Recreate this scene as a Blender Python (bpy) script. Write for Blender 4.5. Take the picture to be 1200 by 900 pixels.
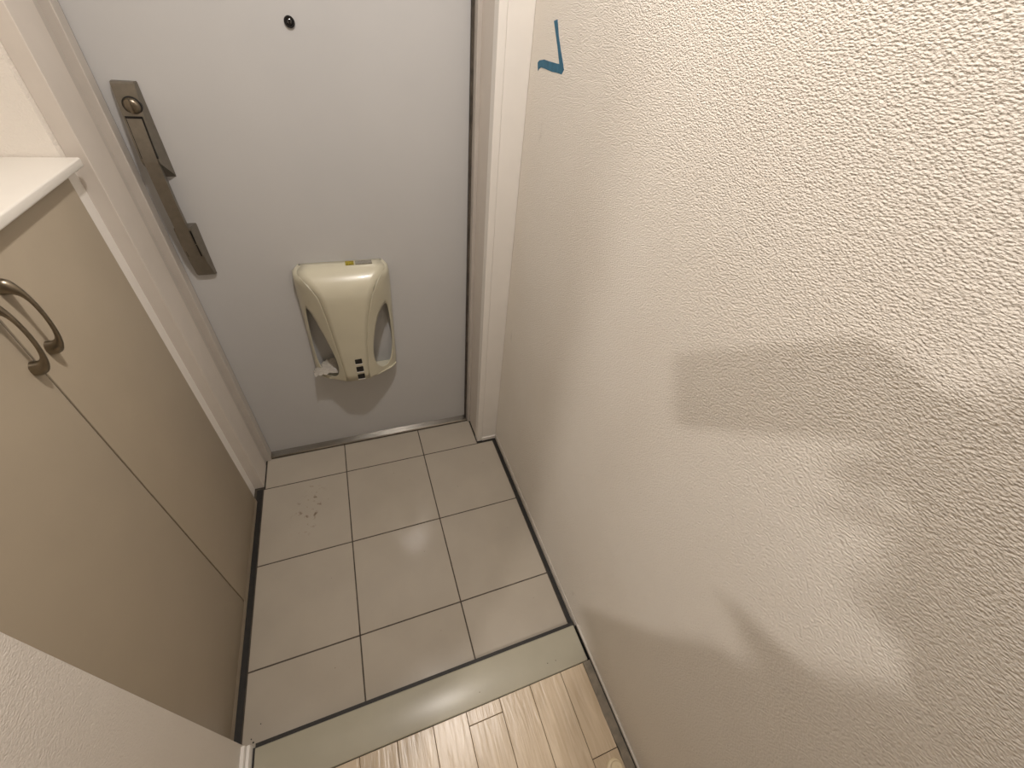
import bpy, bmesh, math, random
from mathutils import Vector, Matrix

for o in list(bpy.data.objects): bpy.data.objects.remove(o)
C = bpy.context.scene.collection
scene = bpy.context.scene
R = math.radians

# ------------------------------------------------------------------ camera
RV = Vector((0.93665, -0.33867, 0.08912)); UV = Vector((0.16421, 0.64776, 0.74393)); FV = Vector((0.30967, 0.68217, -0.66236))
p_, r_, y_ = -.7247, .1186, -.4259
cy, sy, cp, sp, cr, sr = math.cos(y_), math.sin(y_), math.cos(p_), math.sin(p_), math.cos(r_), math.sin(r_)
FV = Vector((-sy * cp, cy * cp, sp)); r0 = Vector((cy, sy, 0)); u0 = r0.cross(FV)
RV = r0 * cr + u0 * sr; UV = -r0 * sr + u0 * cr
EYE = Vector((.1633, -.9652, 1.3756))
cam_data = bpy.data.cameras.new('camera'); cam = bpy.data.objects.new('camera', cam_data); C.objects.link(cam)
cam.matrix_world = Matrix(((RV.x, UV.x, -FV.x, EYE.x), (RV.y, UV.y, -FV.y, EYE.y), (RV.z, UV.z, -FV.z, EYE.z), (0, 0, 0, 1)))
cam_data.sensor_width = 36; cam_data.lens = 482.36 / 1200 * 36; cam_data.clip_start = .01
scene.camera = cam

# ------------------------------------------------------------------ world, light, exposure
world = bpy.data.worlds.new('world'); scene.world = world; world.use_nodes = True
world.node_tree.nodes['Background'].inputs[0].default_value = (.5, .5, .52, 1)
world.node_tree.nodes['Background'].inputs[1].default_value = .02
scene.view_settings.view_transform = 'Standard'; scene.view_settings.look = 'None'
scene.view_settings.gamma = 1; scene.view_settings.use_curve_mapping = False
scene.view_settings.exposure = -0.64
CEIL = 2.2
L1 = Vector((.272, -.43, CEIL)); L2 = Vector((-.77, -1.63, CEIL))
L1_POWER = 19.4; L2_POWER = 27.5
LAMP_COL = (1.0, .93, .875)

# ------------------------------------------------------------------ materials
def lin(c):
    return tuple(((v / 255) / 12.92 if v / 255 <= .04045 else ((v / 255 + .055) / 1.055) ** 2.4) for v in c) + (1,)
def mat(name, rgb, rough=.5, metal=0, spec=.5, noise=0, nscale=40, stretch=(1, 1, 1), bump=0, bscale=300, bstretch=None,
        bdist=.001, alpha=1, trans=0, coat=0, detail=3, rgb2=None):
    m = bpy.data.materials.new(name); m.use_nodes = True; nt = m.node_tree; b = nt.nodes['Principled BSDF']
    b.inputs['Base Color'].default_value = lin(rgb); b.inputs['Roughness'].default_value = rough
    b.inputs['Metallic'].default_value = metal; b.inputs['Specular IOR Level'].default_value = spec
    b.inputs['Alpha'].default_value = alpha; b.inputs['Transmission Weight'].default_value = trans
    b.inputs['Coat Weight'].default_value = coat
    tc = nt.nodes.new('ShaderNodeTexCoord'); oc = tc.outputs['Object']
    if noise or rgb2:
        mp = nt.nodes.new('ShaderNodeMapping'); mp.inputs['Scale'].default_value = stretch
        nt.links.new(oc, mp.inputs[0])
        n = nt.nodes.new('ShaderNodeTexNoise'); n.inputs['Scale'].default_value = nscale; n.inputs['Detail'].default_value = detail
        nt.links.new(mp.outputs[0], n.inputs[0])
        cr_ = nt.nodes.new('ShaderNodeValToRGB'); e = cr_.color_ramp.elements
        e[0].position = .32; e[1].position = .68
        c2 = rgb2 or tuple(max(0, v * (1 - noise)) for v in rgb)
        e[0].color = lin(c2); e[1].color = lin(rgb)
        nt.links.new(n.outputs[0], cr_.inputs[0]); nt.links.new(cr_.outputs[0], b.inputs['Base Color'])
    if bump:
        mp = nt.nodes.new('ShaderNodeMapping'); mp.inputs['Scale'].default_value = bstretch or (1, 1, 1)
        nt.links.new(oc, mp.inputs[0])
        n = nt.nodes.new('ShaderNodeTexNoise'); n.inputs['Scale'].default_value = bscale; n.inputs['Detail'].default_value = 1.5
        nt.links.new(mp.outputs[0], n.inputs[0])
        bp = nt.nodes.new('ShaderNodeBump'); bp.inputs['Strength'].default_value = bump; bp.inputs['Distance'].default_value = bdist
        nt.links.new(n.outputs[0], bp.inputs['Height']); nt.links.new(bp.outputs[0], b.inputs['Normal'])
    return m

def wallpaper(name, rgb, rgb2, relief=.0017):
    # embossed woven wallpaper: short raised threads running level, broken up irregularly
    m = bpy.data.materials.new(name); m.use_nodes = True; nt = m.node_tree; N = nt.nodes; K = nt.links
    b = N['Principled BSDF']; b.inputs['Roughness'].default_value = .55; b.inputs['Specular IOR Level'].default_value = .35
    tc = N.new('ShaderNodeTexCoord')
    def noise(scale, st, detail=1.0, rot=0):
        mp = N.new('ShaderNodeMapping'); mp.inputs['Scale'].default_value = st; mp.inputs['Rotation'].default_value = (rot, 0, 0)
        K.new(tc.outputs['Object'], mp.inputs[0])
        n = N.new('ShaderNodeTexNoise'); n.inputs['Scale'].default_value = scale; n.inputs['Detail'].default_value = detail
        n.inputs['Distortion'].default_value = .3
        K.new(mp.outputs[0], n.inputs[0]); return n.outputs[0]
    a = noise(620, (.6, .6, 1.0), 1.5, R(-6))
    mp = N.new('ShaderNodeMapping'); mp.inputs['Scale'].default_value = (.62, .62, 1.1); mp.inputs['Rotation'].default_value = (R(-6), 0, 0)
    K.new(tc.outputs['Object'], mp.inputs[0])
    vo = N.new('ShaderNodeTexVoronoi'); vo.feature = 'SMOOTH_F1'; vo.inputs['Scale'].default_value = 440; vo.inputs['Smoothness'].default_value = .35
    K.new(mp.outputs[0], vo.inputs[0])
    s = N.new('ShaderNodeMath'); s.operation = 'MULTIPLY_ADD'; s.inputs[1].default_value = -.75
    K.new(vo.outputs['Distance'], s.inputs[0]); K.new(a, s.inputs[2])
    bp = N.new('ShaderNodeBump'); bp.inputs['Strength'].default_value = 1; bp.inputs['Distance'].default_value = relief
    K.new(s.outputs[0], bp.inputs['Height']); K.new(bp.outputs[0], b.inputs['Normal'])
    big = noise(3.2, (1, 1, 1), 4)
    cr_ = N.new('ShaderNodeValToRGB'); e = cr_.color_ramp.elements; e[0].position = .3; e[1].position = .62
    e[0].color = lin(rgb2); e[1].color = lin(rgb)
    K.new(big, cr_.inputs[0])
    # small grey scuffs
    sc = noise(26, (1, 1, .5), 6); rr = N.new('ShaderNodeMapRange'); rr.inputs[1].default_value = .70; rr.inputs[2].default_value = .80
    rr.inputs[3].default_value = 0; rr.inputs[4].default_value = .22; K.new(sc, rr.inputs[0])
    mx = N.new('ShaderNodeMix'); mx.data_type = 'RGBA'; mx.inputs[7].default_value = lin((128, 118, 110))
    K.new(rr.outputs[0], mx.inputs[0]); K.new(cr_.outputs[0], mx.inputs[6]); K.new(mx.outputs[2], b.inputs['Base Color'])
    return m

M = {}
M['wall'] = wallpaper('wallpaper', (237, 231, 221), (233, 226, 215))
M['wall_soft'] = wallpaper('smooth_wallpaper', (241, 235, 227), (237, 230, 221), .0007)
M['ceiling'] = mat('ceiling_paper', (232, 228, 220), .8, noise=.02, bump=.3, bscale=250)
M['casing'] = mat('casing_white', (238, 234, 228), .42, noise=.015, nscale=12, bump=.05, bscale=500)
M['reveal'] = mat('frame_reveal', (216, 208, 199), .42, noise=.02, nscale=15, bump=.05, bscale=500)
M['frame'] = mat('frame_painted_steel', (196, 189, 181), .4, noise=.03, nscale=18)
M['door'] = mat('door_painted_steel', (196, 196, 196), .17, spec=.42, noise=.012, nscale=5, bump=.06, bscale=420, bdist=.0004)
M['steel'] = mat('brushed_steel', (170, 165, 156), .26, 1, noise=.15, nscale=60, stretch=(.05, 1, 1), bump=.05, bscale=200, bstretch=(.05, 1, 1))
M['seal'] = mat('black_joint', (38, 35, 31), .6, noise=.25, nscale=60)
M['grout'] = mat('grout', (92, 84, 74), .85, noise=.3, nscale=35)
M['step'] = mat('step_laminate', (178, 173, 155), .31, spec=.5, noise=.025, nscale=14, bump=.03, bscale=300)
M['cab'] = mat('cabinet_laminate', (175, 162, 142), .42, noise=.02, nscale=9, bump=.10, bscale=900, bdist=.0003)
M['cab_in'] = mat('cabinet_board', (58, 48, 38), .6, noise=.1, nscale=20)  # board colour darkened to put shade in the door gap and under the worktop
M['worktop'] = mat('worktop_white', (238, 234, 226), .3, noise=.012, nscale=10)
M['pewter'] = mat('pewter_metal', (146, 136, 120), .32, 1, noise=.12, nscale=50, bump=.05, bscale=400)
M['handle'] = mat('bronze_painted_metal', (142, 136, 126), .36, .85, noise=.06, nscale=90, bump=.08, bscale=1500, bdist=.0003)
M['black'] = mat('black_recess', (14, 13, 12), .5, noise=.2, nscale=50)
M['lens'] = mat('dark_glass', (16, 14, 18), .08, noise=.2, nscale=80, coat=1)
M['box'] = mat('ivory_plastic', (204, 199, 178), .30, spec=.5, noise=.02, nscale=14, bump=.08, bscale=700, bdist=.0004, coat=.25)
M['tape'] = mat('blue_tape', (52, 112, 142), .7, noise=.16, nscale=70, bump=.25, bscale=600, bstretch=(1, 1, .3))
M['trim'] = mat('pale_skirting', (205, 198, 188), .5, noise=.06, nscale=40)
M['caulk'] = mat('grey_caulk', (136, 126, 110), .6, noise=.2, nscale=50, bump=.2, bscale=180)
M['sticker'] = mat('grey_sticker', (150, 146, 136), .5, noise=.15, nscale=150)
M['ysticker'] = mat('yellow_sticker', (178, 160, 30), .5, noise=.4, nscale=300)
M['stop'] = mat('cream_plastic', (226, 210, 176), .4, noise=.03, nscale=40)
M['lampwhite'] = mat('lamp_ring', (235, 233, 228), .5, noise=.02, nscale=30)

def tile_mat():
    m = mat('floor_tile', (180, 171, 157), .17, spec=.5, noise=.03, nscale=7, detail=5, bump=.04, bscale=260, bdist=.0004)
    nt = m.node_tree; N = nt.nodes; K = nt.links; b = N['Principled BSDF']
    src = b.inputs['Base Color'].links[0].from_socket
    tc = N.new('ShaderNodeTexCoord')
    # fine black specks baked into the glaze
    v = N.new('ShaderNodeTexVoronoi'); v.inputs['Scale'].default_value = 26; K.new(tc.outputs['Object'], v.inputs[0])
    r1 = N.new('ShaderNodeMapRange'); r1.inputs[1].default_value = .018; r1.inputs[2].default_value = .035
    r1.inputs[3].default_value = 1; r1.inputs[4].default_value = 0; K.new(v.outputs['Distance'], r1.inputs[0])
    sp_ = N.new('ShaderNodeSeparateColor'); K.new(v.outputs['Color'], sp_.inputs[0])
    g = N.new('ShaderNodeMath'); g.operation = 'GREATER_THAN'; g.inputs[1].default_value = .86; K.new(sp_.outputs[0], g.inputs[0])
    mu = N.new('ShaderNodeMath'); mu.operation = 'MULTIPLY'; K.new(r1.outputs[0], mu.inputs[0]); K.new(g.outputs[0], mu.inputs[1])
    mx = N.new('ShaderNodeMix'); mx.data_type = 'RGBA'; mx.inputs[7].default_value = lin((40, 34, 28))
    K.new(mu.outputs[0], mx.inputs[0]); K.new(src, mx.inputs[6])
    # worn dull film that scatters the gloss
    n = N.new('ShaderNodeTexNoise'); n.inputs['Scale'].default_value = 6; n.inputs['Detail'].default_value = 5; K.new(tc.outputs['Object'], n.inputs[0])
    rg = N.new('ShaderNodeMapRange'); rg.inputs[1].default_value = .35; rg.inputs[2].default_value = .7; rg.inputs[3].default_value = .11; rg.inputs[4].default_value = .20
    K.new(n.outputs[0], rg.inputs[0]); K.new(rg.outputs[0], b.inputs['Roughness'])
    K.new(mx.outputs[2], b.inputs['Base Color'])
    return m
M['tile'] = tile_mat()

def scuff_mat():
    # the same tile with the brown shoe scuff it carries
    m = tile_mat(); m.name = 'scuffed_floor_tile'
    nt = m.node_tree; N = nt.nodes; K = nt.links; b = N['Principled BSDF']
    src = b.inputs['Base Color'].links[0].from_socket
    tc = N.new('ShaderNodeTexCoord'); mp = N.new('ShaderNodeMapping'); mp.vector_type = 'TEXTURE'
    mp.inputs['Location'].default_value = (.008, .020, 0); mp.inputs['Rotation'].default_value = (0, 0, R(74)); mp.inputs['Scale'].default_value = (.125, .055, 1)
    K.new(tc.outputs['Object'], mp.inputs[0])
    gr = N.new('ShaderNodeTexGradient'); gr.gradient_type = 'SPHERICAL'; K.new(mp.outputs[0], gr.inputs[0])
    n = N.new('ShaderNodeTexNoise'); n.inputs['Scale'].default_value = 48; n.inputs['Detail'].default_value = 5; K.new(tc.outputs['Object'], n.inputs[0])
    r1 = N.new('ShaderNodeMapRange'); r1.inputs[1].default_value = .57; r1.inputs[2].default_value = .67; K.new(n.outputs[0], r1.inputs[0])
    r2 = N.new('ShaderNodeMapRange'); r2.inputs[1].default_value = 0; r2.inputs[2].default_value = .45; K.new(gr.outputs[1], r2.inputs[0])
    mu = N.new('ShaderNodeMath'); mu.operation = 'MULTIPLY'; K.new(r1.outputs[0], mu.inputs[0]); K.new(r2.outputs[0], mu.inputs[1])
    m2 = N.new('ShaderNodeMath'); m2.operation = 'MULTIPLY'; m2.inputs[1].default_value = .75; K.new(mu.outputs[0], m2.inputs[0])
    mx = N.new('ShaderNodeMix'); mx.data_type = 'RGBA'; mx.inputs[7].default_value = lin((104, 84, 62))
    K.new(m2.outputs[0], mx.inputs[0]); K.new(src, mx.inputs[6]); K.new(mx.outputs[2], b.inputs['Base Color'])
    return m
M['scuff'] = scuff_mat()

def wood_mat():
    m = bpy.data.materials.new('pale_wood'); m.use_nodes = True; nt = m.node_tree; N = nt.nodes; K = nt.links
    b = N['Principled BSDF']; b.inputs['Specular IOR Level'].default_value = .5
    tc = N.new('ShaderNodeTexCoord'); oi = N.new('ShaderNodeObjectInfo')
    ad = N.new('ShaderNodeVectorMath'); ad.operation = 'MULTIPLY_ADD'; ad.inputs[1].default_value = (7, 7, 7)
    K.new(oi.outputs['Random'], ad.inputs[0]); K.new(tc.outputs['Object'], ad.inputs[2])
    mp = N.new('ShaderNodeMapping'); mp.inputs['Scale'].default_value = (1, .09, 1); K.new(ad.outputs[0], mp.inputs[0])
    n = N.new('ShaderNodeTexNoise'); n.inputs['Scale'].default_value = 95; n.inputs['Detail'].default_value = 5; n.inputs['Distortion'].default_value = .6
    K.new(mp.outputs[0], n.inputs[0])
    n2 = N.new('ShaderNodeTexNoise'); n2.inputs['Scale'].default_value = 16; n2.inputs['Detail'].default_value = 2; K.new(mp.outputs[0], n2.inputs[0])
    av = N.new('ShaderNodeMath'); av.operation = 'MULTIPLY_ADD'; av.inputs[1].default_value = .6; K.new(n2.outputs[0], av.inputs[0])
    K.new(n.outputs[0], av.inputs[2])
    cr_ = N.new('ShaderNodeValToRGB'); e = cr_.color_ramp.elements; e[0].position = .58; e[1].position = .98
    e[0].color = lin((190, 170, 142)); e[1].color = lin((212, 194, 168)); K.new(av.outputs[0], cr_.inputs[0])
    hv = N.new('ShaderNodeHueSaturation'); rv = N.new('ShaderNodeMapRange'); rv.inputs[3].default_value = .95; rv.inputs[4].default_value = 1.04
    K.new(oi.outputs['Random'], rv.inputs[0]); K.new(rv.outputs[0], hv.inputs['Value']); K.new(cr_.outputs[0], hv.inputs['Color'])
    K.new(hv.outputs[0], b.inputs['Base Color']); b.inputs['Roughness'].default_value = .27
    bp = N.new('ShaderNodeBump'); bp.inputs['Strength'].default_value = .8; bp.inputs['Distance'].default_value = .0012
    K.new(n.outputs[0], bp.inputs['Height']); K.new(bp.outputs[0], b.inputs['Normal'])
    return m
M['wood'] = wood_mat()

def film_mat():
    m = bpy.data.materials.new('clear_film'); m.use_nodes = True; nt = m.node_tree; N = nt.nodes
    b = N['Principled BSDF']; b.inputs['Base Color'].default_value = lin((196, 190, 180)); b.inputs['Roughness'].default_value = .12
    b.inputs['Alpha'].default_value = .72
    n = N.new('ShaderNodeTexNoise'); n.inputs['Scale'].default_value = 60
    tc = N.new('ShaderNodeTexCoord'); nt.links.new(tc.outputs['Object'], n.inputs[0])
    bp = N.new('ShaderNodeBump'); bp.inputs['Strength'].default_value = .6; bp.inputs['Distance'].default_value = .003
    nt.links.new(n.outputs[0], bp.inputs['Height']); nt.links.new(bp.outputs[0], b.inputs['Normal'])
    return m
M['film'] = film_mat()
def emit(name, col, strength):
    m = bpy.data.materials.new(name); m.use_nodes = True; nt = m.node_tree
    b = nt.nodes['Principled BSDF']; b.inputs['Base Color'].default_value = (.8, .8, .8, 1)
    b.inputs['Emission Color'].default_value = tuple(col) + (1,); b.inputs['Emission Strength'].default_value = strength
    return m

# ------------------------------------------------------------------ builders
def wloc(p):
    v = Vector((0, 0, 0))
    while p is not None: v += p.location; p = p.parent
    return v
def obj(name, bm, m, parent=None, loc=None, smooth=False, angle=None):
    """links a bmesh given in world coordinates as one mesh object"""
    me = bpy.data.meshes.new(name)
    base = wloc(parent); l = Vector(loc) if loc is not None else base
    bmesh.ops.translate(bm, verts=bm.verts, vec=-l)
    bmesh.ops.recalc_face_normals(bm, faces=bm.faces)
    bm.to_mesh(me); bm.free()
    o = bpy.data.objects.new(name, me); C.objects.link(o)
    for mm in (m if isinstance(m, (list, tuple)) else [m]): me.materials.append(mm)
    o.parent = parent; o.location = l - base
    if smooth:
        for p in me.polygons: p.use_smooth = True
        if angle:
            me.set_sharp_from_angle(angle=R(angle))
    return o
def tag(o, label, cat, group=None):
    o['label'] = label; o['category'] = cat
    if group: o['group'] = group
    return o
def thing(name, label, cat, loc, group=None):
    o = bpy.data.objects.new(name, None); C.objects.link(o); o.location = loc; o.empty_display_size = .05
    return tag(o, label, cat, group)
def struct(o, label=None):
    o['kind'] = 'structure'
    if label: o['label'] = label
    return o
def add_box(bm, x0, x1, y0, y1, z0, z1, bev=0, seg=1):
    vs = [bm.verts.new((x, y, z)) for x in (x0, x1) for y in (y0, y1) for z in (z0, z1)]
    f = []
    for q in ((0, 1, 3, 2), (4, 6, 7, 5), (0, 4, 5, 1), (2, 3, 7, 6), (0, 2, 6, 4), (1, 5, 7, 3)):
        f.append(bm.faces.new([vs[i] for i in q]))
    if bev:
        ed = list({e for ff in f for e in ff.edges})
        bmesh.ops.bevel(bm, geom=ed, offset=bev, segments=seg, profile=.5, affect='EDGES')
    return bm
def box(name, x0, x1, y0, y1, z0, z1, m, parent=None, bev=0, seg=1):
    return obj(name, add_box(bmesh.new(), min(x0, x1), max(x0, x1), min(y0, y1), max(y0, y1), z0, z1, bev, seg), m, parent,
               loc=None if parent else ((x0 + x1) / 2, (y0 + y1) / 2, z0), smooth=seg > 1, angle=50 if seg > 1 else None)
def add_prism(bm, pts, axis, a, b):
    """pts: 2-D outline in the two other axes (cyclic order x,y,z), extruded along axis from a to b"""
    def mk(p, t):
        return {0: (t, p[0], p[1]), 1: (p[0], t, p[1]), 2: (p[0], p[1], t)}[axis]
    A = [bm.verts.new(mk(p, a)) for p in pts]; B = [bm.verts.new(mk(p, b)) for p in pts]
    n = len(pts); bm.faces.new(A); bm.faces.new(B[::-1])
    for i in range(n): bm.faces.new((A[i], B[i], B[(i + 1) % n], A[(i + 1) % n]))
    return bm
def add_lathe(bm, prof, centre, axis='Z', n=32):
    """prof: list of (radius, height)"""
    c = Vector(centre); rings = []
    for r, h in prof:
        ring = []
        for i in range(n):
            a = 2 * math.pi * i / n; u, v = r * math.cos(a), r * math.sin(a)
            ring.append(bm.verts.new(c + Vector({'Z': (u, v, h), 'Y': (u, -h, v), 'X': (h, u, v)}[axis])))
        rings.append(ring)
    for a, b in zip(rings, rings[1:]):
        for i in range(n): bm.faces.new((a[i], a[(i + 1) % n], b[(i + 1) % n], b[i]))
    bm.faces.new(rings[0][::-1]); bm.faces.new(rings[-1])
    return bm

# ------------------------------------------------------------------ key lines of the place
XR = .614; YD = .295; YC = .135         # right wall, door face, casing front
STEP = .03; YF = -.652; YB = -.748      # step height, step front and back edge
XFL = -.305                             # cabinet door face
XW = -.270; YW = -.640; YE = -1.155     # near left wall face, its door-side corner, its far end

# ---------------- walls, ceiling
box('wall_right', XR, XR + .1, -3.2, .40, 0, CEIL, M['wall'])['kind'] = 'structure'
box('wall_back', -2.3, XR, -3.3, -3.2, 0, CEIL, M['wall'])['kind'] = 'structure'
box('wall_left', XW - .11, XW, YE, YW, 0, CEIL, M['wall_soft'], bev=.003, seg=2)['kind'] = 'structure'
box('wall_left', -2.4, -2.3, -3.2, -1.05, 0, CEIL, M['wall'])['kind'] = 'structure'
box('wall_front', -2.3, XW - .11, YE, YE + .1, 0, CEIL, M['wall'])['kind'] = 'structure'
box('wall_left', -.76, -.66, YW - .1, YC, 0, CEIL, M['wall'])['kind'] = 'structure'       # back of the cupboard niche
box('wall_left', -.66, XW - .11, YW - .1, YW, 0, CEIL, M['wall'])['kind'] = 'structure'    # niche side towards the room
bm = bmesh.new(); add_box(bm, -.66, -.318, .118, .40, 0, CEIL)
w = struct(obj('wall_front', bm, M['wall_soft'], loc=(-.49, .25, 0)))
bm = bmesh.new(); add_box(bm, -.76, XR + .1, .36, .46, 2.02, CEIL)
struct(obj('wall_front', bm, M['wall'], loc=(0, .4, 2.02)))
box('ceiling', -2.4, XR + .1, -3.3, .46, CEIL, CEIL + .1, M['ceiling'])['kind'] = 'structure'

# ---------------- door and its frame
door = thing('door_1', 'x', 'x', (.12, YD, 0)); del door['label']; del door['category']; door['kind'] = 'structure'
door['label'] = 'pale grey painted steel entrance door'
box('door_leaf', -.2745, .5165, YD, YD + .04, .008, 2.0, M['door'], door, bev=.0015)
frame = bpy.data.objects.new('trim_1', None); C.objects.link(frame); frame.location = (.12, .27, 0); struct(frame, 'taupe steel door frame around the entrance door')
for s in (0, 1):
    if s == 0:
        box('frame_post', -.300, -.270, .259, YD - .001, 0, 2.02, M['frame'], frame, bev=.0015)
        box('seal_strip', -.300, -.288, .236, .2595, 0, 2.02, M['seal'] if 0 else M['frame'], frame)
        box('weather_seal', -.2705, -.2735, YD - .004, YD + .002, 0, 2.0, M['cab_in'], frame)
    else:
        box('frame_post', .5225, .545, .259, YD + .03, 0, 2.02, M['frame'], frame, bev=.0015)
        box('seal_strip', .5165, .5225, .285, YD + .03, 0, 2.02, M['grout'], frame)
box('frame_head', -.300, .545, .259, YD + .03, 2.0, 2.03, M['frame'], frame, bev=.001)
# casings (white surround)
cl = bpy.data.objects.new('trim_2', None); C.objects.link(cl); cl.location = (-.30, YC, 0); struct(cl, 'white casing left of the entrance door')
box('reveal_board', -.318, -.286, YC, .2365, .002, 2.06, M['reveal'], cl, bev=.0012)
box('return_board', -.332, -.3165, .079, YC + .01, .002, 1.0900, M['casing'], cl, bev=.001)
crr = bpy.data.objects.new('trim_3', None); C.objects.link(crr); crr.location = (.57, YC, 0); struct(crr, 'white casing right of the entrance door')
box('reveal_board', .533, .55, YC + .003, .2585, .002, 2.06, M['reveal'], crr, bev=.0005)
box('casing_board', .531, .5505, YC - .001, YC + .03, .002, 2.06, M['casing'], crr, bev=.0012)
box('casing_board', .5512, XR - .0005, YC + .001, YC + .03, .002, 2.06, M['casing'], crr, bev=.0008)
box('plinth_strip', .5512, XR - .0005, YC - .0025, YC + .002, .002, .020, M['casing'], crr, bev=.001)
ch = bpy.data.objects.new('trim_4', None); C.objects.link(ch); ch.location = (.15, YC, 2.0); struct(ch, 'white casing above the entrance door')
box('casing_board', -.318, XR - .0005, YC, .36, 2.06, CEIL - .001, M['casing'], ch, bev=.001)
# sill
sill = bpy.data.objects.new('trim_5', None); C.objects.link(sill); sill.location = (.12, .28, 0); struct(sill, 'stainless steel door sill')
bm = bmesh.new(); add_prism(bm, [(.268, -.01), (.268, .004), (.271, .007), (.300, .012), (.345, .012), (.345, -.01)], 0, -.2745, .5215)
obj('sill_plate', bm, M['steel'], sill)
# peephole
ph = obj('peephole', add_lathe(bmesh.new(), [(.0105, -.004), (.0105, .003), (.0095, .0042), (.0078, .0042), (.0072, .0022)], (.117, YD, 1.326), 'Y', 28), M['black'], door, smooth=True, angle=40)
ph['label'] = 'black peephole'
obj('peephole_lens', add_lathe(bmesh.new(), [(.0070, .0015), (.006, .0030), (.0035, .0040), (.001, .0044)], (.117, YD, 1.326), 'Y', 24), M['lens'], ph, smooth=True)

# ---------------- door handle (push-pull grip)
dh = bpy.data.objects.new('door_handle', None); C.objects.link(dh); dh.parent = door
dh.location = Vector((-.2225, YD, .99)) - door.location
dh['label'] = 'bronze grey vertical grip handle with thumb turn'
def Y(d): return YD - d
# upper bracket: wedge that swells downwards, grip recess cut as a dark slot
bm = bmesh.new()
add_prism(bm, [(Y(0), 1.207), (Y(.010), 1.2065), (Y(.013), 1.203), (Y(.022), 1.150), (Y(.0300), 1.103), (Y(.0365), 1.064), (Y(.0345), 1.058), (Y(.020), 1.046), (Y(.010), 1.034), (Y(0), 1.022)], 0, -.245, -.2)
for v in bm.verts:
    if v.co.x > -.21: v.co.x -= .33 * (YD - v.co.y)
bmesh.ops.bevel(bm, geom=[e for e in bm.edges if abs(e.verts[0].co.x - e.verts[1].co.x) < .02], offset=.0012, segments=2, affect='EDGES')
ub = obj('upper_bracket', bm, M['handle'], dh, smooth=True, angle=30)
# lower bracket
bm = bmesh.new()
add_prism(bm, [(Y(0), .912), (Y(.026), .911), (Y(.030), .908), (Y(.028), .868), (Y(.022), .825), (Y(.012), .779), (Y(.007), .773), (Y(0), .7725)], 0, -.245, -.2)
for v in bm.verts:
    if v.co.x > -.21: v.co.x -= .33 * (YD - v.co.y)
bmesh.ops.bevel(bm, geom=[e for e in bm.edges if abs(e.verts[0].co.x - e.verts[1].co.x) < .02], offset=.0012, segments=2, affect='EDGES')
lb = obj('lower_bracket', bm, M['handle'], dh, smooth=True, angle=30)
# grip bar
bm = bmesh.new()
add_prism(bm, [(Y(.018), 1.143), (Y(.0245), 1.143), (Y(.0305), 1.104), (Y(.0375), 1.062), (Y(.040), 1.030), (Y(.0385), .960), (Y(.0345), .905), (Y(.0292), .862), (Y(.0235), .829), (Y(.018), .829),
               (Y(.018), .88), (Y(.022), .93), (Y(.0255), .97), (Y(.028), 1.03), (Y(.026), 1.06), (Y(.020), 1.10)], 0, -.2400, -.2135)
bmesh.ops.triangulate(bm, faces=[f for f in bm.faces if len(f.verts) > 4])
obj('grip_bar', bm, M['handle'], dh)
# dark slots between grip and brackets
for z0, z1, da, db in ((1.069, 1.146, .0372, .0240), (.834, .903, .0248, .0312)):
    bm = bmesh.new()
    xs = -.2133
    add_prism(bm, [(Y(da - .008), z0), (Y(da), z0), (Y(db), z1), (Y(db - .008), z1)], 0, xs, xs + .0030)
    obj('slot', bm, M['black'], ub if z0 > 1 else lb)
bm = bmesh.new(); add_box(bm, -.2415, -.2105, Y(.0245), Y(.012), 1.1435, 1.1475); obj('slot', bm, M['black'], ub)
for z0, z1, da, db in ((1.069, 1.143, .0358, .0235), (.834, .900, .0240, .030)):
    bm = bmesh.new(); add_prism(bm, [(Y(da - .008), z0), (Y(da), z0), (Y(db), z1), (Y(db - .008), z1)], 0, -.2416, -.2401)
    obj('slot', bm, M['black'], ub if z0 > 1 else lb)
# thumb turn
tt = obj('thumb_turn', add_lathe(bmesh.new(), [(.0168, .012), (.0168, .0208), (.0160, .0212)], (-.221, YD, 1.166), 'Y', 32), M['black'], dh, smooth=True, angle=40)
tt['label'] = 'round bright thumb turn in black ring'
bm = bmesh.new(); add_lathe(bm, [(.0148, .016), (.0148, .0225), (.0130, .0262), (.0100, .0285), (.004, .0297), (.0005, .030)], (-.221, YD, 1.166), 'Y', 32)
add_box(bm, -.2235, -.2185, Y(.0345), Y(.024), 1.153, 1.179, .0015, 2)
obj('turn_knob', bm, M['pewter'], tt, smooth=True, angle=40)

# ---------------- letter box cover on the door
mb = thing('letter_box', 'ivory plastic letter box cover fixed low on the grey door', 'letter box', (.12, YD, .38))
def interp(tbl, z):
    for (a, va), (b, vb) in zip(tbl, tbl[1:]):
        if a >= z >= b:
            t = (a - z) / (a - b) if a != b else 0
            return va + (vb - va) * t
    return tbl[-1][1] if z < tbl[-1][0] else tbl[0][1]
D_T = [(.783, .012), (.781, .026), (.776, .039), (.766, .054), (.754, .066), (.740, .076), (.724, .083), (.706, .087), (.66, .088), (.55, .087), (.45, .085), (.385, .083)]
XL_T = [(.783, .014), (.780, .004), (.776, .002), (.766, .010), (.755, .021), (.742, .032), (.728, .041), (.71, .0475), (.68, .051), (.62, .0565), (.54, .062), (.46, .067), (.385, .072)]
XR_T = [(.783, .236), (.780, .246), (.776, .247), (.766, .236), (.755, .224), (.742, .212), (.728, .203), (.71, .195), (.68, .187), (.62, .171), (.55, .160), (.47, .151), (.385, .146)]
BL_T = [(.783, .008), (.780, -.003), (.775, -.009), (.765, -.012), (.70, -.014), (.58, -.016), (.45, -.020), (.385, -.022)]
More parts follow.
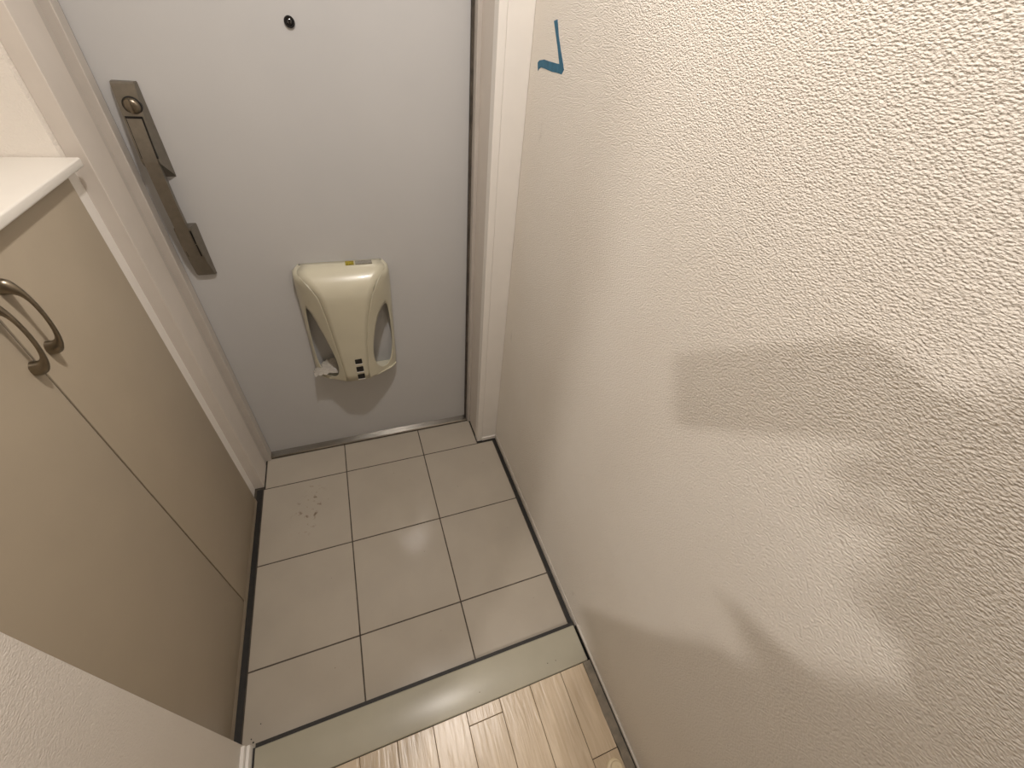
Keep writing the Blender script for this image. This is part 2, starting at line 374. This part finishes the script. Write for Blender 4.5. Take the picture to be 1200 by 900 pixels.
BR_T = [(.783, .240), (.780, .250), (.775, .255), (.765, .257), (.70, .257), (.58, .253), (.45, .249), (.385, .247)]
zs = [.783, .782, .780, .777, .773, .768, .762, .755, .747, .738, .728, .717, .706, .69, .67, .64, .60, .56, .52, .48, .44, .41, .385]
# front panel
bm = bmesh.new(); rows = []
for z in zs:
    xl, xr, d = interp(XL_T, z), interp(XR_T, z), 1.05 * interp(D_T, z)
    rows.append([bm.verts.new((xl + (xr - xl) * i / 8, Y(d + .003 * math.sin(math.pi * i / 8)), z)) for i in range(9)])
for a, b in zip(rows, rows[1:]):
    for i in range(8): bm.faces.new((a[i], a[i + 1], b[i + 1], b[i]))
# top lip back to the door
top = [bm.verts.new((.010 + (.238 - .010) * i / 8, Y(.0), .7835)) for i in range(9)]
for i in range(8): bm.faces.new((top[i], top[i + 1], rows[0][i + 1], rows[0][i]))
fp = obj('front_panel', bm, M['box'], mb, smooth=True, angle=60)
sol = fp.modifiers.new('thick', 'SOLIDIFY'); sol.thickness = .0025; sol.offset = -1
# side panels with an egg-shaped window each
def side(sgn):
    BT, XT = (BL_T, XL_T) if sgn < 0 else (BR_T, XR_T)
    def P(s, z):
        xb, xc, d = interp(BT, z), interp(XT, z), 1.05 * interp(D_T, z)
        k = s ** 1.0
        bul = math.sin(math.pi * s) * (.010 if z < .76 else .004)
        # s = 0 at the door, 1 at the crease; the first part rises straight off the door
        e = min(1, s / .18)
        x = xb + (xc - xb) * max(0, (s - .06) / .94) + (-bul if sgn < 0 else bul) * 1.0
        dd = d * (.28 * e + .72 * max(0, (s - .18) / .82))
        return Vector((x, Y(dd), z))
    bm = bmesh.new(); n = 64
    # outer loop in (s, z), inner loop egg
    if sgn < 0: cs, cz, rs, rz, tilt = .54, .530, .33, .134, .35
    else: cs, cz, rs, rz, tilt = .52, .530, .34, .125, .10
    outer, inner = [], []
    for i in range(n):
        a = 2 * math.pi * i / n
        c, s_ = math.cos(a), math.sin(a)
        # direction in normalised square
        m = max(abs(c), abs(s_)); sqx, sqy = c / m, s_ / m
        zc = .584
        outer.append((.5 + .5 * sqx, zc + (.783 - zc) * sqy if sqy > 0 else zc + (zc - .385) * sqy))
        k = 1 - (.38 if sgn < 0 else .15) * s_
        ex = rs * c * k * (abs(c) ** -.15 if abs(c) > .05 else 1)
        inner.append((min(.93, max(.07, cs + ex * .95 + (-tilt * .20) * s_)), cz + rz * s_))
    L = 9; rings = []
    for j in range(L + 1):
        t = j / L
        rings.append([bm.verts.new(P(o_[0] * (1 - t) + i_[0] * t, o_[1] * (1 - t) + i_[1] * t)) for o_, i_ in zip(outer, inner)])
    for a, b in zip(rings, rings[1:]):
        for i in range(n): bm.faces.new((a[i], a[(i + 1) % n], b[(i + 1) % n], b[i]))
    o = obj('side_panel', bm, M['box'], mb, smooth=True, angle=60)
    so = o.modifiers.new('thick', 'SOLIDIFY'); so.thickness = .0025; so.offset = 0
    return P
side(-1); side(1)
# floor of the box
bm = bmesh.new()
pts = [(-.021, Y(.001)), (-.021, Y(.024)), (.0, Y(.045)), (.040, Y(.069)), (.071, Y(.0845)), (.108, Y(.0875)), (.145, Y(.0845)), (.185, Y(.069)), (.226, Y(.045)), (.246, Y(.024)), (.246, Y(.001))]
add_prism(bm, pts, 2, .3835, .3865)
obj('base_tray', bm, M['box'], mb)
# indicator openings and sticker
for i, (z, h) in enumerate(((.4685, .0205), (.435, .0215), (.4025, .0195))):
    x0, x1 = .1090, .1320
    bm = bmesh.new(); add_box(bm, x0, x1, Y(.0935), Y(.084), z - h / 2, z + h / 2, .002, 2)
    sw = obj('indicator_window', bm, M['black'], mb, smooth=True, angle=40)
    bm = bmesh.new(); add_box(bm, x0, x1, Y(.0940), Y(.090), z - h / 2 - .0022, z - h / 2 - .0006)
    obj('window_lip', bm, M['casing'], sw)
bm = bmesh.new(); add_box(bm, .136, .160, Y(.0275), Y(.006), .7815, .7845); k = obj('sticker', bm, M['ysticker'], mb); k['label'] = 'yellow sticker on the top'
bm = bmesh.new(); add_box(bm, .164, .212, Y(.0275), Y(.006), .7815, .7845); k = obj('sticker', bm, M['sticker'], mb); k['label'] = 'grey sticker on the top'

# crumpled clear film poking out of the left window
random.seed(4)
bm = bmesh.new(); nu, nv = 14, 9; g = []
for i in range(nu):
    row = []
    for j in range(nv):
        u, v = i / (nu - 1), j / (nv - 1)
        x = .078 - .108 * u; y = Y(.020 + .044 * v) ; z = .400 + .026 * math.sin(u * 2.6 + .4) * (1 - .5 * v) + .045 * (1 - u) * (1 - v) * .6
        f_ = (1 if (i + j) % 2 else -1) * .0055 * (.3 + random.random())
        row.append(bm.verts.new((x + random.uniform(-.004, .004), y + f_ * .6, z + f_)))
    g.append(row)
for i in range(nu - 1):
    for j in range(nv - 1): bm.faces.new((g[i][j], g[i + 1][j], g[i + 1][j + 1], g[i][j + 1]))
fo = obj('plastic_film', bm, M['film'], loc=(.02, Y(.05), .39), smooth=True, angle=50)
tag(fo, 'crumpled clear plastic film poking from the left side of the ivory letter box', 'plastic film')
sb = fo.modifiers.new('sub', 'SUBSURF'); sb.levels = 2; sb.render_levels = 2
so = fo.modifiers.new('thick', 'SOLIDIFY'); so.thickness = .0006

# ---------------- tiled entrance floor
fl = bpy.data.objects.new('floor', None); C.objects.link(fl); fl.location = (.15, -.25, 0); struct(fl, 'entrance floor of beige tiles with dark joints')
bm = bmesh.new(); add_box(bm, -.76, XR, -.66, .42, -.06, -.0012); obj('mortar_bed', bm, M['grout'], fl)
G = .0036
def tile(x0, x1, y0, y1, m=None):
    jit = random.uniform(-.0002, .0002)
    c = ((x0 + x1) / 2, (y0 + y1) / 2)
    bm = add_box(bmesh.new(), x0 + G / 2, x1 - G / 2, y0 + G / 2, y1 - G / 2, -.008, jit, .0009, 1)
    o = obj('tile', bm, m or M['tile'], fl, loc=(c[0], c[1], 0)); return o
RJ = .1265
cols = [(-.289, 0), (0, .3), (.3, .5975)]
rows_ = [(RJ - .3, RJ), (RJ - .6, RJ - .3), (YF - .03, RJ - .6)]
for ri, (a, b) in enumerate(rows_):
    for ci, (x0, x1) in enumerate(cols):
        tile(x0, x1, a, b, M['scuff'] if (ri, ci) == (0, 0) else None)
for x0, x1 in ((-.2845, 0), (0, .3), (.3, .5295)): tile(x0, x1, RJ, .267)
# dark joint strips along the walls
for nm, a in (('joint_strip', (-.310, -.2905, -.70, .127, -.02, .0004)), ('joint_strip', (.5985, XR - .0002, -.66, .128, -.02, .0004)),
              ('joint_strip', (-.2866, -.2852, .127, .268, -.01, .0006)), ('joint_strip', (.5300, .5325, .127, .268, -.01, .0006)),
              ('joint_strip', (.533, XR - .0002, .1275, YC, -.01, .0006))):
    bm = add_box(bmesh.new(), *a); obj(nm, bm, M['seal'], fl)

# ---------------- step edge and hallway floor
st = bpy.data.objects.new('trim_6', None); C.objects.link(st); st.location = (.18, -.70, 0); struct(st, 'glossy beige step edge between tiles and hallway floor')
bm = add_box(bmesh.new(), -.249, .6015, YB, YF, STEP - .022, STEP, .0035, 3); obj('step_board', bm, M['step'], st, smooth=True, angle=40)
bm = add_box(bmesh.new(), -.249, .6015, YB + .002, YF - .008, -.02, STEP - .021); obj('step_riser', bm, M['seal'], st)
bm = add_box(bmesh.new(), -.2480, .603, YF - .0005, YF + .0085, -.004, STEP - .0015); obj('seal_strip', bm, M['seal'], st)
for x, y in ((.5115, -.7195), (.487, -.7185), (.287, -.7205)):
    bm = add_lathe(bmesh.new(), [(.0011, -.001), (.0011, .0003), (.0005, .0004)], (x, y, STEP), 'Z', 10); obj('speck', bm, M['black'], st)
for x, y, q in ((-.248, -.600, .0014), (-.262, -.633, .0022), (-.267, -.625, .0016), (.17, .07, .0008), (.395, -.06, .0009)):
    bm = add_lathe(bmesh.new(), [(q, -.0005), (q * .9, .0005), (q * .3, .0006)], (x, y, 0), 'Z', 7); obj('speck', bm, M['black'], fl)
hf = bpy.data.objects.new('floor', None); C.objects.link(hf); hf.location = (.15, -1.5, 0); struct(hf, 'hallway floor of pale wood-look planks')
bm = add_box(bmesh.new(), -2.3, XR, -3.2, YB - .0005, -.02, STEP - .0035); obj('sub_floor', bm, M['cab_in'], hf)
PX = [-.196, -.108, -.020, .068, .156, .242, .332, .420, .512, .5830]
random.seed(11)
for k in range(-24, len(PX) - 1):
    if k < 0: x0, x1 = PX[0] + .088 * k, PX[0] + .088 * (k + 1)
    else: x0, x1 = PX[k], PX[k + 1]
    if x0 < -2.3: continue
    ytop = YB - .001 if x0 > -.27 else (YE - .003)
    cut = {5: -.7800, 8: -.941, 7: -1.3, 4: -1.12, 3: -1.5, 2: -1.0, 6: -1.25}.get(k, -1.3 + random.uniform(-.3, .1))
    ys = [ytop, cut]
    while ys[-1] > -3.1: ys.append(max(-3.2, ys[-1] - .9))
    for a, b in zip(ys, ys[1:]):
        if a - b < .02: continue
        bm = add_box(bmesh.new(), x0 + .0006, x1 - .0006, b + .0007, a - .0007, STEP - .006, STEP + random.uniform(-.0002, .0002), .0008, 1)
        obj('plank', bm, M['wood'], hf, loc=((x0 + x1) / 2, (a + b) / 2, STEP))
# wavy grey caulk between planks and skirting
bm = bmesh.new(); A, B = [], []
n = 60
for i in range(n + 1):
    y = YB - .001 - i * (2.4 / n)
    wv = .0020 * math.sin(i * 1.7) + .0012 * math.sin(i * 3.9 + 1)
    A.append(bm.verts.new((.5825 + wv, y, STEP + .0003))); B.append(bm.verts.new((.6055, y, STEP + .0007)))
for i in range(n): bm.faces.new((A[i], A[i + 1], B[i + 1], B[i]))
ext = bmesh.ops.extrude_face_region(bm, geom=list(bm.faces)); bmesh.ops.translate(bm, verts=[v for v in ext['geom'] if isinstance(v, bmesh.types.BMVert)], vec=(0, 0, -.004))
obj('caulk', bm, M['caulk'], hf)

# skirtings
bs = bpy.data.objects.new('baseboard_right', None); C.objects.link(bs); bs.location = (XR, -.4, 0); struct(bs, 'low pale skirting along the right wall')
bm = add_box(bmesh.new(), XR - .0030, XR - .0001, YF - .003, YC - .003, .0006, .030, .0008, 1); obj('skirting_strip', bm, M['trim'], bs)
bm = add_box(bmesh.new(), XR - .0042, XR - .0028, YF - .003, YC - .003, .017, .020, .0005, 1); obj('skirting_bead', bm, M['trim'], bs)
bm = add_box(bmesh.new(), XR - .0065, XR - .0001, -3.2, YF - .004, STEP - .01, .040, .0012, 1); obj('skirting_strip', bm, M['trim'], bs)
bm = add_box(bmesh.new(), XR - .0085, XR - .0066, -3.2, YF - .004, STEP - .01, .0335, .0004, 1); obj('skirting_gap', bm, M['seal'], bs)
bl = bpy.data.objects.new('baseboard_left', None); C.objects.link(bl); bl.location = (XW, -.8, 0); struct(bl, 'white skirting end on the near left wall')
bm = add_box(bmesh.new(), XW + .0002, XW + .0085, YE, YW - .006, .002, .060, .001, 1); obj('skirting_strip', bm, M['casing'], bl)
bm = add_box(bmesh.new(), XW + .0088, XW + .0165, YE, YW - .006, .002, .050, .002, 2); obj('skirting_bead', bm, M['casing'], bl, smooth=True, angle=40)
bm = add_box(bmesh.new(), XW + .0167, -.2492, YB, YW - .011, .0, STEP - .003); obj('skirting_gap', bm, M['seal'], bl)

# ---------------- shoe cabinet
YG = -.286; ZT = 1.088
cab = thing('shoe_cabinet', 'beige two-door shoe cabinet with bow handles left of the entrance', 'cabinet', (-.48, -.28, 0))
bm = add_box(bmesh.new(), -.655, XFL - .019, YW + .003, .1165, .0, 1.0905); obj('body', bm, M['cab_in'], cab)
bm = add_box(bmesh.new(), XFL - .019, XFL - .0005, YW + .003, .0775, .0006, .022, .0005); obj('plinth', bm, M['cab'], cab)
def cdoor(y0, y1, hy):
    bm = add_box(bmesh.new(), XFL - .018, XFL, y0, y1, .0225, ZT - .002, .0012, 2)
    d = obj('door', bm, M['cab'], cab, loc=(XFL, (y0 + y1) / 2, .02), smooth=True, angle=40)
    # bow handle: swept oval, flared feet
    z0, z1 = .9165, 1.046; n = 26; zc = (z0 + z1) / 2; H = (z1 - z0) / 2
    bm = bmesh.new(); rings = []
    for i in range(n + 1):
        t = i / n
        xo, zo = .0265 * math.sin(math.pi * t) ** .62, zc - math.cos(math.pi * t) * H
        hi = H - .0235 * (1 if t < .5 else 1)
        xi, zi = .0212 * math.sin(math.pi * t) ** .45, zc - math.cos(math.pi * t) * hi
        k = abs(math.cos(math.pi * t)) ** 8; w = .0036 + .0060 * k
        ring = []
        for q in range(12):
            b = 2 * math.pi * q / 12; u = (1 + math.cos(b)) / 2
            ring.append(bm.verts.new((XFL + .0001 + xi + (xo - xi) * u, hy + w * math.sin(b), zi + (zo - zi) * u)))
        rings.append(ring)
    for a, b in zip(rings, rings[1:]):
        for q in range(12): bm.faces.new((a[q], a[(q + 1) % 12], b[(q + 1) % 12], b[q]))
    bm.faces.new(rings[0]); bm.faces.new(rings[-1])
    obj('bow_handle', bm, M['pewter'], d, smooth=True, angle=45)
bm = add_box(bmesh.new(), XFL - .010, XFL - .0025, YG - .0017, YG + .0017, .023, ZT - .003); obj('gap_shade', bm, M['black'], cab)  # black strip painted in as the shade between the two doors
cdoor(YG + .0018, .0745, -.247); cdoor(YW + .006, YG - .0018, -.299)
wt = box('worktop', -.658, -.2890, YW + .002, .1160, 1.0915, 1.1075, M['worktop'], bev=.003, seg=3)
# chamfer of the free corner follows the casing return
tag(wt, 'white worktop board lying on the shoe cabinet', 'worktop')

# ---------------- blue tape tick on the right wall
tape = thing('masking_tape', 'blue masking tape tick stuck high on the right wall', 'tape', (XR, .02, 1.33))
def wallpts(l, th):
    bm = bmesh.new(); A = [bm.verts.new((XR - .0001, y, z)) for y, z in l]; B = [bm.verts.new((XR - th, y, z)) for y, z in l]
    bm.faces.new(A[::-1]); bm.faces.new(B)
    for i in range(len(l)): bm.faces.new((A[i], A[(i + 1) % len(l)], B[(i + 1) % len(l)], B[i]))
    return bm
obj('upright_strip', wallpts([(.0334, 1.3772), (.0175, 1.38), (.0028, 1.3565), (-.0147, 1.3359), (-.0354, 1.3144), (-.0380, 1.309), (-.0215, 1.308), (-.0160, 1.3153), (.0015, 1.3391)], .0007), M['tape'], tape)
obj('level_strip', wallpts([(.0945, 1.3058), (.0863, 1.3105), (.0614, 1.3141), (.0309, 1.3135), (-.0086, 1.3135), (-.0338, 1.3149), (-.0416, 1.3072), (-.0337, 1.2986), (-.0107, 1.2989), (.014, 1.2979), (.0483, 1.2992), (.072, 1.2995), (.0815, 1.2966), (.0879, 1.2914), (.092, 1.2985)], .0004), M['tape'], tape)

# ---------------- round floor stop at the lower edge of the picture
c = (.556, -.976, STEP)
ds = thing('door_stop', 'small round cream door stop on the wood floor beside the right wall', 'door stop', c)
obj('stop_base', add_lathe(bmesh.new(), [(.0215, 0), (.0215, .004), (.0200, .006), (.0165, .0070)], c, 'Z', 36), M['stop'], ds, smooth=True, angle=40)
obj('stop_knob', add_lathe(bmesh.new(), [(.0120, .006), (.0120, .012), (.0150, .014), (.0150, .019), (.0135, .021), (.0060, .021), (.0055, .0195)], c, 'Z', 32), M['stop'], ds, smooth=True, angle=40)

# ---------------- ceiling lamps
def lamp(pos, power, rad, label):
    t = thing('ceiling_light', label, 'ceiling light', pos, None)
    bm = add_lathe(bmesh.new(), [(rad + .001, -.002), (rad + .002, -.009), (rad + .022, -.008), (rad + .026, -.001), (rad + .026, 0)], pos, 'Z', 40)
    bm.faces.ensure_lookup_table(); bmesh.ops.delete(bm, geom=[f for f in bm.faces if len(f.verts) > 4], context='FACES')
    obj('lamp_ring', bm, M['lampwhite'], t, smooth=True, angle=40)
    obj('lamp_disc', add_lathe(bmesh.new(), [(rad, -.0035), (rad, -.0002)], pos, 'Z', 32), emit('lamp_glow', LAMP_COL, 12), t)
    ld = bpy.data.lights.new('lamp', 'AREA'); ld.shape = 'DISK'; ld.size = rad * 2; ld.energy = power; ld.color = LAMP_COL
    lo = bpy.data.objects.new('bulb', ld); C.objects.link(lo); lo.parent = t; lo.location = (0, 0, -.0045)
    return t
lamp(L1, L1_POWER, .040, 'round ceiling downlight above the entrance tiles')
lamp(L2, L2_POWER, .036, 'round flat ceiling lamp in the hallway recess behind the left wall')

# ---------------- the photographer, standing behind the lens (throws the shadows on the right wall)
skinm = mat('skin', (205, 160, 132), .5, noise=.05, nscale=30)
shirtm = mat('dark_jacket', (70, 72, 80), .85, noise=.15, nscale=60, bump=.2, bscale=400)
trom = mat('trousers', (52, 52, 58), .85, noise=.15, nscale=60, bump=.2, bscale=400)
hairm = mat('hair', (26, 22, 20), .6, noise=.3, nscale=200)
shoem = mat('sock', (60, 60, 62), .8, noise=.1, nscale=90)
person = thing('person', 'person in a dark jacket and trousers standing in the hallway, leaning over a raised phone', 'person', (.10, -1.42, STEP))
def skinned(name, verts, edges, m, parent, sub=1, root=0):
    me = bpy.data.meshes.new(name); b = wloc(parent)
    me.from_pydata([tuple(Vector(v[:3]) - b) for v in verts], edges, []); o = bpy.data.objects.new(name, me); C.objects.link(o); o.parent = parent
    me.materials.append(m); md = o.modifiers.new('skin', 'SKIN'); md.use_smooth_shade = True
    lay = me.skin_vertices[0].data
    for i, v in enumerate(verts):
        rr = v[3]; lay[i].radius = (rr, v[4] if len(v) > 4 else rr); lay[i].use_root = (i == root)
    sb = o.modifiers.new('sub', 'SUBSURF'); sb.levels = sub; sb.render_levels = sub
    return o
def lens(u, v, w): return EYE + RV * u + UV * v + FV * w
HR = lens(.150, -.038, -.03)          # right hand at the phone's far end
HL = Vector((.045, -1.215, .955))      # left hand with the added board
PEL = (.10, -1.46, .93, .125, .105)
bv = [PEL, (.10, -1.47, 1.08, .115, .10), (.10, -1.44, 1.25, .13, .105), (.10, -1.43, 1.36, .09, .08), (.10, -1.43, 1.38, .05, .05), (.11, -1.395, 1.42, .048, .05),
      (.12, -1.31, 1.475, .068, .085), (.12, -1.315, 1.535, .066, .080),
      (.27, -1.43, 1.355, .052, .05), (.355, -1.270, 1.13, .045, .045), (.320, -1.105, 1.325, .032, .032), (HR.x, HR.y, HR.z, .022, .034),
      (-.07, -1.43, 1.355, .052, .05), (-.10, -1.34, 1.12, .042, .042), (-.02, -1.275, .985, .03, .03), (HL.x, HL.y, HL.z, .022, .034),
      (.19, -1.46, .86, .085, .085), (.20, -1.43, .50, .058, .06), (.20, -1.47, .12, .038, .04), (.205, -1.40, .06, .038, .025), (.21, -1.30, .052, .034, .018),
      (.01, -1.46, .86, .085, .085), (.0, -1.43, .50, .058, .06), (.0, -1.47, .12, .038, .04), (-.005, -1.40, .06, .038, .025), (-.01, -1.30, .052, .034, .018)]
be = [(0, 1), (1, 2), (2, 3), (3, 4), (4, 5), (5, 6), (6, 7), (3, 8), (8, 9), (9, 10), (10, 11), (3, 12), (12, 13), (13, 14), (14, 15),
      (0, 16), (16, 17), (17, 18), (18, 19), (19, 20), (0, 21), (21, 22), (22, 23), (23, 24), (24, 25)]
bv = [(v[0], v[1] + (0 if i in (9, 10, 11, 14, 15) else .075 if i in (5, 6, 7) else .105), *v[2:]) for i, v in enumerate(bv)]
# fingers: right hand curls over the phone's end; left hand closes on the board
for (wx, base, dirs) in ((11, HR, [(-.5, a, b) for a, b in ((.55, .2), (.2, .35), (-.1, .35), (-.4, .2))]), (15, HL, [(.5, .2, a) for a in (.35, .1, -.15, -.4)])):
    for k, d in enumerate(dirs):
        if wx == 11:
            root = base + UV * (.060 - .016 * k) - RV * .028 + FV * .004
            mid = root - RV * .022 - FV * .010; tip = mid - RV * .026 + FV * .006
        else:
            root = base + Vector((.012, .028, .026 - .018 * k)); mid = root + Vector((.010, .024, -.002)); tip = mid + Vector((-.012, .016, -.002))
        n0 = len(bv); bv += [(*root, .0095), (*mid, .0085), (*tip, .0075)]; be += [(wx, n0), (n0, n0 + 1), (n0 + 1, n0 + 2)]
    th = base + (UV * .030 - RV * .030 - FV * .030 if wx == 11 else Vector((-.014, .014, .034)))
    n0 = len(bv); bv += [(*th, .011), (*(th + (-RV * .026 if wx == 11 else Vector((.004, .026, .004)))), .009)]; be += [(wx, n0), (n0, n0 + 1)]
skinned('body', bv, be, skinm, person, 2)
jk = [(.10, -1.45, .90, .155, .135), (.10, -1.46, 1.08, .150, .130), (.10, -1.43, 1.25, .165, .130), (.10, -1.43, 1.36, .115, .10), (.10, -1.41, 1.38, .062, .066),
      (.27, -1.43, 1.355, .070, .068), (.355, -1.275, 1.13, .080, .080), (.325, -1.12, 1.305, .055, .055),
      (-.07, -1.43, 1.355, .070, .068), (-.10, -1.34, 1.12, .060, .060), (-.035, -1.275, 1.0, .046, .046)]
jk = [(v[0], v[1] + (0 if i in (6, 7, 10) else .105), *v[2:]) for i, v in enumerate(jk)]
skinned('jacket', jk, [(0, 1), (1, 2), (2, 3), (3, 4), (3, 5), (5, 6), (6, 7), (3, 8), (8, 9), (9, 10)], shirtm, person, 2)
tr_ = [(.10, -1.46, .93, .150, .125), (.19, -1.46, .84, .102, .10), (.20, -1.43, .50, .078, .08), (.20, -1.46, .13, .062, .066), (.01, -1.46, .84, .102, .10), (.0, -1.43, .50, .078, .08), (.0, -1.46, .13, .062, .066)]
tr_ = [(v[0], v[1] + .105, *v[2:]) for v in tr_]
skinned('trousers', tr_, [(0, 1), (1, 2), (2, 3), (0, 4), (4, 5), (5, 6)], trom, person, 2)
bm = bmesh.new(); bmesh.ops.create_uvsphere(bm, u_segments=24, v_segments=14, radius=1)
for v in bm.verts:
    k = 1 if v.co.y < .35 or v.co.z > .35 else .80
    v.co = Vector((.12 + v.co.x * .088 * k, -1.250 + v.co.y * .108 * k, 1.530 + v.co.z * .085))
obj('hair', bm, hairm, person, smooth=True)
HD = Vector((.02, .055, -.105))
for sx in (-1, 1):
    bm = bmesh.new(); bmesh.ops.create_uvsphere(bm, u_segments=12, v_segments=8, radius=.011, matrix=Matrix.Translation(HD + Vector((.10 + sx * .030, -1.205, 1.600)))); e = obj('eye', bm, M['casing'], person, smooth=True)
    bm = bmesh.new(); bmesh.ops.create_uvsphere(bm, u_segments=10, v_segments=6, radius=.005, matrix=Matrix.Translation(HD + Vector((.10 + sx * .030, -1.196, 1.597)))); obj('pupil', bm, M['black'], e, smooth=True)
    bm = bmesh.new(); bmesh.ops.create_uvsphere(bm, u_segments=10, v_segments=8, radius=1)
    for v in bm.verts: v.co = HD + Vector((.10 + sx * .078 + v.co.x * .010, -1.290 + v.co.y * .018, 1.590 + v.co.z * .030))
    obj('ear', bm, skinm, person, smooth=True)
bm = bmesh.new(); add_prism(bm, [(-1.203, 1.600), (-1.177, 1.566), (-1.200, 1.560)], 0, .089, .111); bmesh.ops.translate(bm, verts=bm.verts, vec=HD); obj('nose', bm, skinm, person)
bm = bmesh.new(); add_box(bm, .080, .120, -1.207, -1.197, 1.540, 1.548, .003, 2); bmesh.ops.translate(bm, verts=bm.verts, vec=HD); obj('mouth', bm, mat('lips', (170, 100, 92), .5, noise=.05), person, smooth=True)

# phone: lens sits at the camera, body just behind it
phn = thing('phone', 'dark phone held sideways in the raised hand', 'phone', tuple(EYE))
def lbox(name, u0, u1, v0, v1, w0, w1, m, parent, bev=0):
    bm = add_box(bmesh.new(), u0, u1, v0, v1, w0, w1, bev, 3)
    for v in bm.verts: v.co = lens(*v.co)
    return obj(name, bm, m, parent, smooth=bev > 0, angle=40)
lbox('phone_body', -.028, .125, -.036, .040, -.014, -.006, M['lens'], phn, .003)
lbox('screen', -.017, .125, -.037, .033, -.0146, -.0139, M['black'], phn)
lbox('camera_bump', -.015, .018, -.015, .020, -.006, -.003, M['black'], phn, .001)
# unseen board, added to throw the lower edge of the wall shadow
cb = thing('shadow_clipboard', 'dark unseen board added low in the left hand to shape the wall shadow', 'shadow_clipboard', (.05, -1.1, .9))
def quad(P, thick, m, name, parent):
    P = [Vector(p) for p in P]; nrm = (P[1] - P[0]).cross(P[-1] - P[0]).normalized() * thick
    bm = bmesh.new(); A = [bm.verts.new(p) for p in P]; B = [bm.verts.new(p + nrm) for p in P]
    bm.faces.new(A); bm.faces.new(B[::-1])
    for i in range(len(P)): bm.faces.new((A[i], A[(i + 1) % len(P)], B[(i + 1) % len(P)], B[i]))
    return obj(name, bm, m, parent)
quad([(.07, -1.210, 1.255), (.07, -1.185, 1.255), (.07, -1.145, 1.158), (.07, -1.030, .940), (.07, -1.195, .840), (.07, -1.215, 1.050)], .004, M['black'], 'board', cb)
quad([(.0745, -1.160, 1.150), (.0745, -1.045, .945), (.0745, -1.190, .86), (.0745, -1.205, 1.04)], -.001, M['casing'], 'paper', cb)
# unseen cone added on the jacket to throw the spike in the wall shadow
bm = bmesh.new()
add_lathe(bm, [(.034, 0), (.026, .03), (.010, .085), (.002, .115)], (0, 0, 0), 'Z', 12)
bmesh.ops.rotate(bm, verts=bm.verts, cent=(0, 0, 0), matrix=Matrix.Rotation(R(-96), 3, 'X'))
bmesh.ops.translate(bm, verts=bm.verts, vec=(.070, -1.272, 1.322))
obj('shadow_spike', bm, shirtm, person, smooth=True, angle=40)
